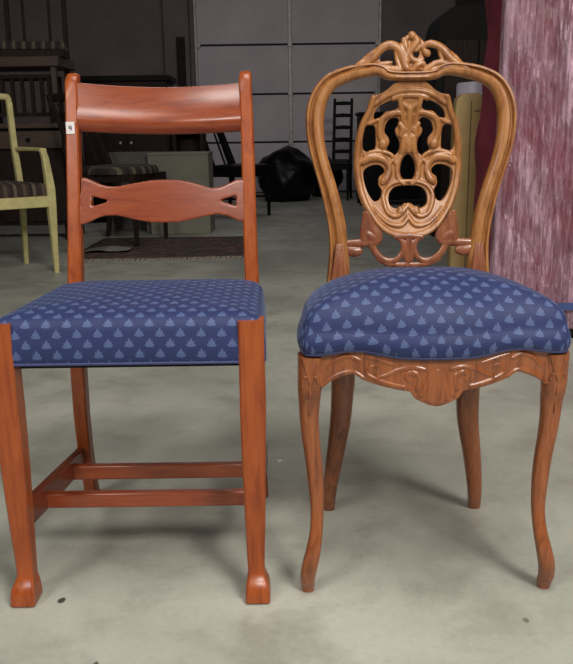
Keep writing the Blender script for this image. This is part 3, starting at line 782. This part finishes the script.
# --- a simple dining chair used behind (two copies face different ways)
def back_chair(name, loc, rz, wood_, seatm, label, sz=.45, top=.95, lean=.12, w=.44, d=.42, slats=3, ladder=False, group=None, round_=False, cat='chair', pw=1):
    r = empty(name, loc, rz, label=label, cat=cat, group=group)
    a, b = w/2-.02, d/2-.02
    for s in (-1, 1):
        bm = BM(); leg_loft(bm, [(s*a, -b, 0, .026, .026), (s*a, -b, sz-.02, .04, .04)]); obj('front_leg', bm, wood_, r, True)
        bm = BM(); leg_loft(bm, [(s*(a-.01), b+.05, 0, .028, .03), (s*(a-.01), b, sz*.6, .036, .04), (s*(a-.01), b, sz+.05, .036*pw, .04*pw), (s*(a-.01), b+lean*.6, (sz+top)*.5+.08, .034*pw, .034*pw), (s*(a-.01), b+lean, top, .03*pw, .03*pw)])
        obj('back_post', bm, wood_, r, True)
        bm = BM(); bar(bm, (s*a, -b, sz*.4), (s*(a-.01), b+.02, sz*.4), .02); obj('stretcher', bm, wood_, r, True)
    bm = BM(); box(bm, -a, a, -b-.012, -b+.012, sz-.075, sz-.02); box(bm, -a, a, b-.012, b+.012, sz-.075, sz-.02)
    box(bm, -a-.012, -a+.012, -b, b, sz-.075, sz-.02); box(bm, a-.012, a+.012, -b, b, sz-.075, sz-.02); obj('seat_frame', bm, wood_, r, True)
    if round_: pl = [(w*.56*math.cos(2*math.pi*k/32), -.01+d*.53*math.sin(2*math.pi*k/32)) for k in range(32)]
    else: pl = rplan([(-w/2, -d/2), (w/2, -d/2), (w/2-.02, d/2-.04), (-w/2+.02, d/2-.04)], [.03]*4, 4, 5)
    obj('seat', cushion(pl, lambda x, y: sz-.022, lambda x, y: sz+.015, .015, .015, .004, nr=6), seatm, r, True)
    def yk(z): return b+lean*((z-sz)/(top-sz))**1.1
    if ladder:
        for q in range(slats):
            z = sz+.13+(top-sz-.19)*q/(slats-1)
            bm = BM(); tube(bm, [(-a+.01, yk(z), z, .02, .008), (0, yk(z)+.02, z+.004, .024, .008), (a-.01, yk(z), z, .02, .008)], ref=(0, 1, 0), sq=.6); obj('back_slat', bm, wood_, r, True)
    else:
        bm = BM(); tube(bm, cr([(-a, yk(top-.03), top-.03, .028, .011), (0, yk(top)+.02, top-.01, .034, .011), (a, yk(top-.03), top-.03, .028, .011)], 5), ref=(0, 1, 0), sq=.6); obj('top_rail', bm, wood_, r, True)
        for q in range(slats):
            x = -.1+.2*q/max(1, slats-1)
            bm = BM(); leg_loft(bm, [(x, b, sz, .022, .014), (x, yk((sz+top)/2)+.01, (sz+top)/2, .022, .014), (x, yk(top-.03)+.015, top-.03, .022, .014)], .002); obj('back_spindle', bm, wood_, r, True)
    return r
x, y = G(154, 244)
back_chair('dining_chair', (x-.24, y+.12, .014), math.radians(72), M['darkwood'], M['stripe2'], 'dark wooden chair with round striped seat seen through the back of the cherry chair', sz=.53, top=1.08, lean=.2, w=.52, d=.50, slats=2, round_=True)
x, y = G(222, 212)
back_chair('dining_chair', (x+.22, y-.5, 0), math.radians(62), M['blackwood'], M['blackfab'], 'dark chair with a leaning back between grey box and black bags', sz=.47, top=1.15, lean=.26, w=.46, d=.46, slats=2, pw=1.7)
x, y = G(340, 194)
back_chair('ladder_back_chair', (x-.06, y-.9, 0), math.radians(-12), M['blackwood'], M['blackfab'], 'tall black ladder-back chair standing before the overhead door', sz=.44, top=1.2, lean=.1, w=.27, d=.36, slats=5, ladder=True)

# --- stacked dark furniture at left
YS = 6.3
xr = P(66, 128, YS)[0]; zd = P(30, 123, YS)[1]
r = empty('sideboard', (xr-.8, YS+.25, 0), label='long dark brown sideboard carrying the stacked table at far left', cat='sideboard')
obj('top', box(BM(), xr-1.7, xr+.02, YS-.02, YS+.52, zd-.04, zd), M['midwood'], r, bevel=.006)
obj('body', box(BM(), xr-1.66, xr-.02, YS+.03, YS+.5, .12, zd-.04), M['darkwood'], r, bevel=.004)
for i in range(3):
    xa = xr-1.64+i*.54
    d = obj('drawer', box(BM(), xa+.01, xa+.52, YS+.0, YS+.03, zd-.19, zd-.06), M['midwood'], r, bevel=.004)
    bm = BM(); bmesh.ops.create_uvsphere(bm, u_segments=10, v_segments=8, radius=.016, matrix=Matrix.Translation((xa+.265, YS-.015, zd-.125))); obj('knob', bm, M['blackwood'], d)
    obj('door', box(BM(), xa+.01, xa+.52, YS+.01, YS+.03, .15, zd-.21), M['darkwood'], r, bevel=.004)
for xx in (xr-1.62, xr-.06):
    for yy in (YS+.08, YS+.45): obj('foot', box(BM(), xx-.025, xx+.025, yy-.025, yy+.025, 0, .12), M['darkwood'], r)
xt = P(57, 60, YS+.05)[0]; zt1 = P(30, 56, YS)[1]
r = empty('side_table', (xt-.5, YS+.25, zd), label='brown side table stacked on the dark sideboard', cat='table')
obj('tabletop', box(BM(), xt-1.05, xt+.02, YS+.0, YS+.5, zt1-.075, zt1), M['midwood'], r, bevel=.006)
for xx in (xt-1.0, xt-.03):
    for yy in (YS+.05, YS+.45):
        bm = BM(); leg_loft(bm, [(xx, yy, zd, .035, .035), (xx, yy, zt1-.075, .045, .045)]); obj('leg', bm, M['midwood'], r)
# chair lying inside below the table top
xs = P(22, 100, YS+.25)[0]
r = empty('slatted_stool', (xs, YS+.27, zd), label='small dark slatted stool tucked under the stacked side table', cat='stool')
zz = zd+.36
obj('seat', box(BM(), xs-.26, xs+.28, YS+.12, YS+.42, zz-.03, zz), M['darkwood'], r, bevel=.004)
for xx in (xs-.24, xs+.26):
    for yy in (YS+.14, YS+.40):
        obj('leg', box(BM(), xx-.018, xx+.018, yy-.018, yy+.018, zd, zz-.03), M['darkwood'], r)
for i in range(6):
    xx = xs-.18+i*.075; obj('slat', box(BM(), xx-.014, xx+.014, YS+.13, YS+.15, zd+.08, zz-.03), M['darkwood'], r)
obj('stretcher', box(BM(), xs-.24, xs+.26, YS+.125, YS+.155, zd+.05, zd+.08), M['darkwood'], r)
# chair on top, seen from behind/front with striped seat
xc = P(32, 50, YS+.25)[0]
c = back_chair('stacked_chair', (xc+.02, YS+.25, zt1), math.radians(8), M['darkwood'], M['stripe2'], 'dark chair with striped seat standing on top of the stacked side table', sz=.075, top=.75, lean=.06, w=.5, d=.42, slats=2)
c2 = P(2, 40, YS+.3)[0]
back_chair('stacked_chair', (c2-.34, YS+.27, zt1), math.radians(-6), M['darkwood'], M['stripe2'], 'low dark chair at the left edge on top of the stacked side table', sz=.075, top=.33, lean=.04, w=.42, d=.4, slats=3)

# --- large dark cabinet behind the left chair back
YC = 7.6
xa, zt_ = P(78, 76, YC); xb, _ = P(166, 76, YC)
r = empty('cabinet', ((xa+xb)/2, YC+.25, 0), label='large black cabinet behind the cherry chair back', cat='cabinet')
obj('body', box(BM(), xa, xb, YC+.02, YC+.5, .05, zt_-.05), M['darkwood'], r, bevel=.005)
obj('top', box(BM(), xa-.03, xb+.03, YC-.01, YC+.53, zt_-.05, zt_), M['blackwood'], r, bevel=.005)
obj('plinth', box(BM(), xa+.02, xb-.02, YC+.04, YC+.48, 0, .05), M['blackwood'], r)
for i in range(2):
    w = (xb-xa)/2
    d = obj('door', box(BM(), xa+i*w+.015, xa+(i+1)*w-.015, YC, YC+.02, .09, zt_-.09), M['darkwood'], r, bevel=.004)
    kx = xa+w+(-.05 if i == 0 else .05)
    bm = BM(); bmesh.ops.create_uvsphere(bm, u_segments=8, v_segments=6, radius=.015, matrix=Matrix.Translation((kx, YC-.012, zt_*.55))); obj('knob', bm, M['steel'], d)
xa2 = P(167, 130, YC)[0]; xb2, z2 = P(203, 136, YC)
z2 = P(185, 128, YC)[1]
r = empty('low_bookcase', ((xa2+xb2)/2, YC+.2, 0), label='dark brown low bookcase between black cabinet and overhead door', cat='bookcase')
bm = BM(); box(bm, xa2+.05, xa2+.08, YC, YC+.3, 0, z2); box(bm, xb2-.03, xb2, YC, YC+.3, 0, z2); box(bm, xa2+.05, xb2, YC+.28, YC+.3, 0, z2); obj('carcass', bm, M['darkwood'], r)
for z in (.08, .32, .56, z2-.02): obj('shelf', box(BM(), xa2+.08, xb2-.03, YC+.005, YC+.28, z-.01, z+.01), M['darkwood'], r)
# --- grey box
YG = 6.6
xa, z1 = P(147, 153, YG); xb, _ = P(208, 153, YG)
r = empty('storage_box', ((xa+xb)/2, YG+.2, 0), label='plain pale grey storage box standing on the floor behind the cherry chair', cat='box')
obj('body', box(BM(), xa, xb, YG, YG+.42, 0, z1-.02), M['greybox'], r, bevel=.006)
obj('lid', box(BM(), xa-.004, xb+.004, YG-.004, YG+.424, z1-.02, z1), M['greybox'], r, bevel=.004)
xa_, z1_ = P(106, 153, YG+.1)
r = empty('low_cabinet', ((xa_+xa)/2, YG+.3, 0), label='dull grey open-fronted low cabinet left of the grey box', cat='cabinet')
bm = BM(); xe = xa-.012; box(bm, xa_, xe, YG+.1, YG+.5, z1_-.1, z1_); box(bm, xa_, xa_+.03, YG+.1, YG+.5, 0, z1_-.1); box(bm, xe-.04, xe, YG+.1, YG+.5, 0, z1_-.1); box(bm, xa_+.03, xe-.04, YG+.47, YG+.5, 0, z1_-.1)
obj('carcass', bm, M['greyshelf'], r, bevel=.003)
obj('shelf', box(BM(), xa_+.03, xe-.04, YG+.12, YG+.47, .28, .31), M['greyshelf'], r)
# --- rug
x0, y0 = G(66, 261.5); x1, y1 = G(250, 257.5); xm, ym = G(100, 226)
r = empty('rug', ((x0+x1)/2, (y0+7.0)/2, 0), label='worn patterned oriental rug with pale fringe on the floor behind the cherry chair', cat='rug')
bm = BM(); N = 24; L = []
for i in range(N+1):
    t = i/N; x = x0+(x1-x0)*t; L.append((x, y0+(y1-y0)*t+.012*math.sin(9*t)))
g = []
for j in range(11):
    g.append([bm.verts.new((x-(.10)*j/10*0, y+(6.35-y)*j/10, .009+.004*noise.noise(Vector((x*3, j*.7, 0))))) for x, y in L])
for a, b in zip(g, g[1:]):
    for i in range(N): bm.faces.new((a[i], a[i+1], b[i+1], b[i]))
ro = obj('pile', bm, M['rug'], r); sm = ro.modifiers.new('s', 'SOLIDIFY'); sm.thickness = .008
bm = BM()
for i in range(150):
    t = (i+random.random()*.6)/150; x = x0+(x1-x0)*t; y = y0+(y1-y0)*t+.012*math.sin(9*t)
    a = random.uniform(-.02, .02); bar(bm, (x, y+.005, .008), (x+a, y-.05-random.random()*.02, .004), .007, .005)
f = obj('fringe', bm, M['fringe'], r)
# folded grey cloth lying on the rug
bm = BM(); x0c, y0c = G(84, 252, .02); x1c, _ = G(128, 252, .02); g = []
for j in range(13):
    row = []
    for i in range(31):
        u, v = i/30, j/12; x = x0c+(x1c-x0c)*u; y = y0c+.16*v
        row.append(bm.verts.new((x, y, .021+.02*abs(noise.noise(Vector((x*7, y*9, 1))))+.01*math.sin(u*math.pi)*math.sin(v*math.pi))))
    g.append(row)
for a, b in zip(g, g[1:]):
    for i in range(30): bm.faces.new((a[i], a[i+1], b[i+1], b[i]))
o = obj('cloth', bm, M['sheet'], loc=((x0c+x1c)/2, y0c+.08, .015), label='crumpled grey cloth lying on the patterned rug', cat='cloth'); sm = o.modifiers.new('s', 'SOLIDIFY'); sm.thickness = .004
# --- black bags
def bag(cx, cy, rx, ry, h, seed, label):
    bm = BM(); bmesh.ops.create_icosphere(bm, subdivisions=4, radius=1)
    for v in bm.verts:
        p = v.co.copy(); q = 1+.20*noise.noise(p*1.6+Vector((seed, 0, 0)))+.07*noise.noise(p*5+Vector((0, seed, 0)))
        z = p.z*q; z = (z+1)/2*h if z > -.75 else .0
        tw = 1-.15*max(0, p.z-.3)
        v.co = Vector((cx+p.x*q*rx*tw, cy+p.y*q*ry*tw, max(0, z)))
    r_ = empty('refuse_bag', (cx, cy, 0), label=label, cat='bag', group='black refuse bags by the overhead door')
    obj('sack', bm, M['blackfab'], r_, angle=180)
    bm = BM(); zt = max(v.co.z for v in r_.children[0].data.vertices) if r_.children else h
    tube(bm, [(cx, cy, h*.86, .05, .05), (cx+.01, cy, h*.95, .03, .03), (cx+.03, cy, h*.98, .04, .04)], ref=(0, 1, 0), n=10); obj('tied_neck', bm, M['blackfab'], r_)
YBg = 9.9
xb0 = P(255, 190, YBg)[0]; xb1 = P(316, 190, YBg)[0]; hb = P(285, 147, YBg)[1]
bag((xb0+xb1)/2, YBg, (xb1-xb0)/2, .4, hb*.98, 3.1, 'largest rounded black refuse bag, left one by the overhead door')
xb2 = P(345, 190, YBg)[0]; 
bag((xb1+.13), YBg+.55, .22, .2, P(320, 158, YBg)[1], 8.2, 'smaller black refuse bag leaning between the large bag and the ladder-back chair')
x, y = G(341, 190.3)
obj('paper_scrap', box(BM(), x-.06, x+.05, y-.1, y-.02, 0, .05), M['white'], loc=(x, y-.06, 0), label='small bright white packet on floor under the ladder-back chair', cat='packet', bevel=.004)
# --- black cabinet seen through the pierced back
YK = 9.0
xa, zt_ = P(361, 112, YK); xb, _ = P(437, 112, YK)
r = empty('cabinet', ((xa+xb)/2, YK+.25, 0), label='black low cabinet seen through the pierced carved chair back', cat='cabinet')
obj('body', box(BM(), xa, xb, YK+.02, YK+.5, .06, zt_-.03), M['blackwood'], r, bevel=.005)
obj('top', box(BM(), xa-.02, xb+.02, YK, YK+.52, zt_-.03, zt_), M['blackwood'], r, bevel=.005)
for i in range(2):
    w = (xb-xa)/2; d = obj('door', box(BM(), xa+i*w+.01, xa+(i+1)*w-.01, YK, YK+.02, .08, zt_-.05), M['blackwood'], r, bevel=.003)
for xx in (xa+.04, xb-.04):
    for yy in (YK+.06, YK+.44): obj('foot', box(BM(), xx-.03, xx+.03, yy-.03, yy+.03, 0, .06), M['blackwood'], r)
# --- dark wardrobe with arched shoulder
YW = 6.2
pts = [(436, 60), (437, 40), (440, 22), (447, 11), (456, 6), (470, 3)]
xr_, _ = P(520, 60, YW); lp_ = [P(436, 190, YW)]+[P(*q, YW) for q in cr(pts, 4)]
lp_[0] = (lp_[0][0], .06); xl_ = lp_[1][0]; lp_[0] = (xl_, .06)
ztop = lp_[-1][1]; lp_.append((xr_, ztop)); lp_.append((xr_, .06))
r = empty('wardrobe', ((xl_+xr_)/2, YW+.28, 0), label='tall dark brown wardrobe with rounded shoulder behind the carved chair', cat='wardrobe')
obj('body', plate_bm(lp_, [], YW, YW+.55), M['blackwood'], r, bevel=.004)
obj('plinth', box(BM(), xl_+.02, xr_-.02, YW+.02, YW+.53, 0, .06), M['blackwood'], r)
for a, b in ((xl_+.06, (xl_+xr_)/2-.005), ((xl_+xr_)/2+.005, xr_-.04)):
    d = obj('door', box(BM(), a, b, YW-.018, YW, .12, ztop-.25), M['darkwood'], r, bevel=.004)
xk0 = P(457, 30, YW+.9)[0]
r = empty('screen', (xk0+.35, YW+1.0, 0), label='tall black panel rising behind the wardrobe', cat='screen')
obj('panel', box(BM(), xk0, xk0+.9, YW+.95, YW+1.0, .05, 2.3), M['blackwood'], r)
for xx in (xk0+.1, xk0+.8): obj('foot', box(BM(), xx-.03, xx+.03, YW+.85, YW+1.1, 0, .05), M['blackwood'], r)

# --- tan padded board leaning, pale roll behind it
YT = 3.44
xa, zt_ = P(456, 93, YT); xb, _ = P(489, 93, YT)
r = empty('padded_board', ((xa+xb)/2, YT+.04, 0), label='upright tan vinyl padded board standing beside the wrapped burgundy furniture', cat='board')
cx_ = (xa+xb)/2; hw_ = (xb-xa)/2
lpz = [(xa, 0), (xa, zt_-.05), (xa+.008, zt_-.022), (xa+.03, zt_-.003), (xa+.05, zt_), (xb-.04, zt_), (xb, zt_-.03), (xb, 0)]
obj('pad', plate_bm(lpz, [], YT, YT+.08, .010), M['tan'], r, angle=50)
bm = BM(); xm = xa+(xb-xa)*.48; box(bm, xm-.0025, xm+.0025, YT-.002, YT+.004, .02, zt_-.03); obj('seam', bm, M['tancrease'], r)
bm = BM(); box(bm, xm+.01, xm+.04, YT-.002, YT+.004, zt_-.075, zt_-.070); obj('slit', bm, M['tancrease'], r)
xa, zt_ = P(457, 83, YT+.3); xb, _ = P(492, 83, YT+.3)
r = empty('plastic_roll', ((xa+xb)/2, YT+.3, 0), label='pale lavender roll of plastic standing behind the tan board', cat='roll')
bm = BM(); cx_ = (xa+xb)/2; rr = (xb-xa)/2
loft(bm, [[(cx_+q*math.cos(2*math.pi*k/28), YT+.3+q*math.sin(2*math.pi*k/28), z) for k in range(28)] for z, q in ((0, rr*.96), (.01, rr), (zt_-.01, rr), (zt_, rr*.94))]); obj('sheet_roll', bm, M['lav'], r, angle=60)
bm = BM(); cyl(bm, cx_, YT+.3, zt_-.001, zt_+.006, rr*.3); obj('core', bm, M['tan'], r)

# --- burgundy furniture standing on end in stretch film
YP = 3.08
xa, _ = P(497.5, 150, YP); HB = 1.75
r = empty('wrapped_sofa', (xa+.7, YP+.2, 0), label='large burgundy sofa stood on end and wrapped in clear plastic film', cat='sofa')
bm = BM(); lp_ = []
N = 40
for j in range(N+1):
    z = .02+HB*j/N; k_ = .012*math.sin(z*7)+.006*math.sin(z*23)
    lp_.append([(xa+.012, YP+.02, z), (xa+1.5, YP+.02, z), (xa+1.5, YP+.30, z), (xa-.015+k_, YP+.24, z), (xa-.006+k_, YP+.10, z)])
loft(bm, lp_); obj('upholstery', bm, M['burg'], r, angle=50)
bm = BM(); NX, NZ = 340, 300; g = []
for j in range(NZ+1):
    z = .015+(HB+.02)*j/NZ; row = []
    for i in range(NX+1):
        u = i/NX; x = xa-.002+1.5*u
        wv = .018*noise.noise(Vector((x*16, 0, z*1.3)))+.010*noise.noise(Vector((x*42+z*3, 3, z*2.2)))+.009*noise.noise(Vector((x*95, 7, z*5)))+.006*abs(noise.noise(Vector((x*60+z*14, 9, z*11))))
        dg = math.sin((x*.9+z*.55)*26+2*noise.noise(Vector((x*3, 1, z*3)))); wv += .006*max(0, dg)**6
        e = min(1, u/.03)
        y = YP-.016+wv*e
        if i == 0: y = YP+.03
        row.append(bm.verts.new((x, y, z)))
    g.append(row)
for a, b in zip(g, g[1:]):
    for i in range(NX): bm.faces.new((a[i], a[i+1], b[i+1], b[i]))
obj('film_wrap', bm, M['film'], r, angle=180, label='clear wrinkled plastic film')
bm = BM(); q = []
for j in range(60):
    z = .015+(HB+.02)*j/59; q.append((xa+.012+.003*noise.noise(Vector((z*5, 2, 0))), YP-.012, z, .012, .01))
tube(bm, q, n=10); obj('rolled_film_edge', bm, M['film'], r, label='bunched vertical edge of the film')
zs1 = P(570, 301, YP)[1]; zs0 = P(570, 308, YP)[1]
bm = box(BM(), xa, xa+1.5, YP-.040, YP-.034, zs0, zs1); obj('strap', bm, M['blue'], r, label='blue strap round the base')
zs1 = P(570, 331, YP)[1]
obj('base_board', box(BM(), xa+.02, xa+1.5, YP-.03, YP+.02, 0, .035), M['blackwood'], r)

# ================================================================ light: the hall's ceiling lamps
def area(name, loc, size, sy, power, col, rot=(0, 0, 0)):
    L_ = bpy.data.lights.new(name, 'AREA'); L_.shape = 'RECTANGLE'; L_.size = size; L_.size_y = sy; L_.energy = power; L_.color = col
    o = bpy.data.objects.new(name, L_); C.objects.link(o); o.location = loc; o.rotation_euler = rot
area('ceiling_lamp', (1.9, -1.8, 3.4), 1.3, 1.1, 165, (1, .95, .88), (math.radians(22), 0, 0))
area('ceiling_lamp', (-2.4, -1.8, 3.4), 1.3, 1.1, 84, (1, .96, .91), (math.radians(22), 0, 0))
area('ceiling_lamp', (.3, .5, 3.9), 1.6, 1.5, 66, (1, .96, .9))
area('ceiling_lamp', (-.5, 7.6, 4.0), 2.4, .4, 15, (.95, .94, 1))
w = bpy.data.worlds.new('world'); bpy.context.scene.world = w; w.use_nodes = True
w.node_tree.nodes['Background'].inputs[0].default_value = (.5, .5, .55, 1); w.node_tree.nodes['Background'].inputs[1].default_value = .05
vs = bpy.context.scene.view_settings
vs.view_transform = 'Standard'; vs.look = 'None'; vs.exposure = .22; vs.gamma = 1; vs.use_curve_mapping = False
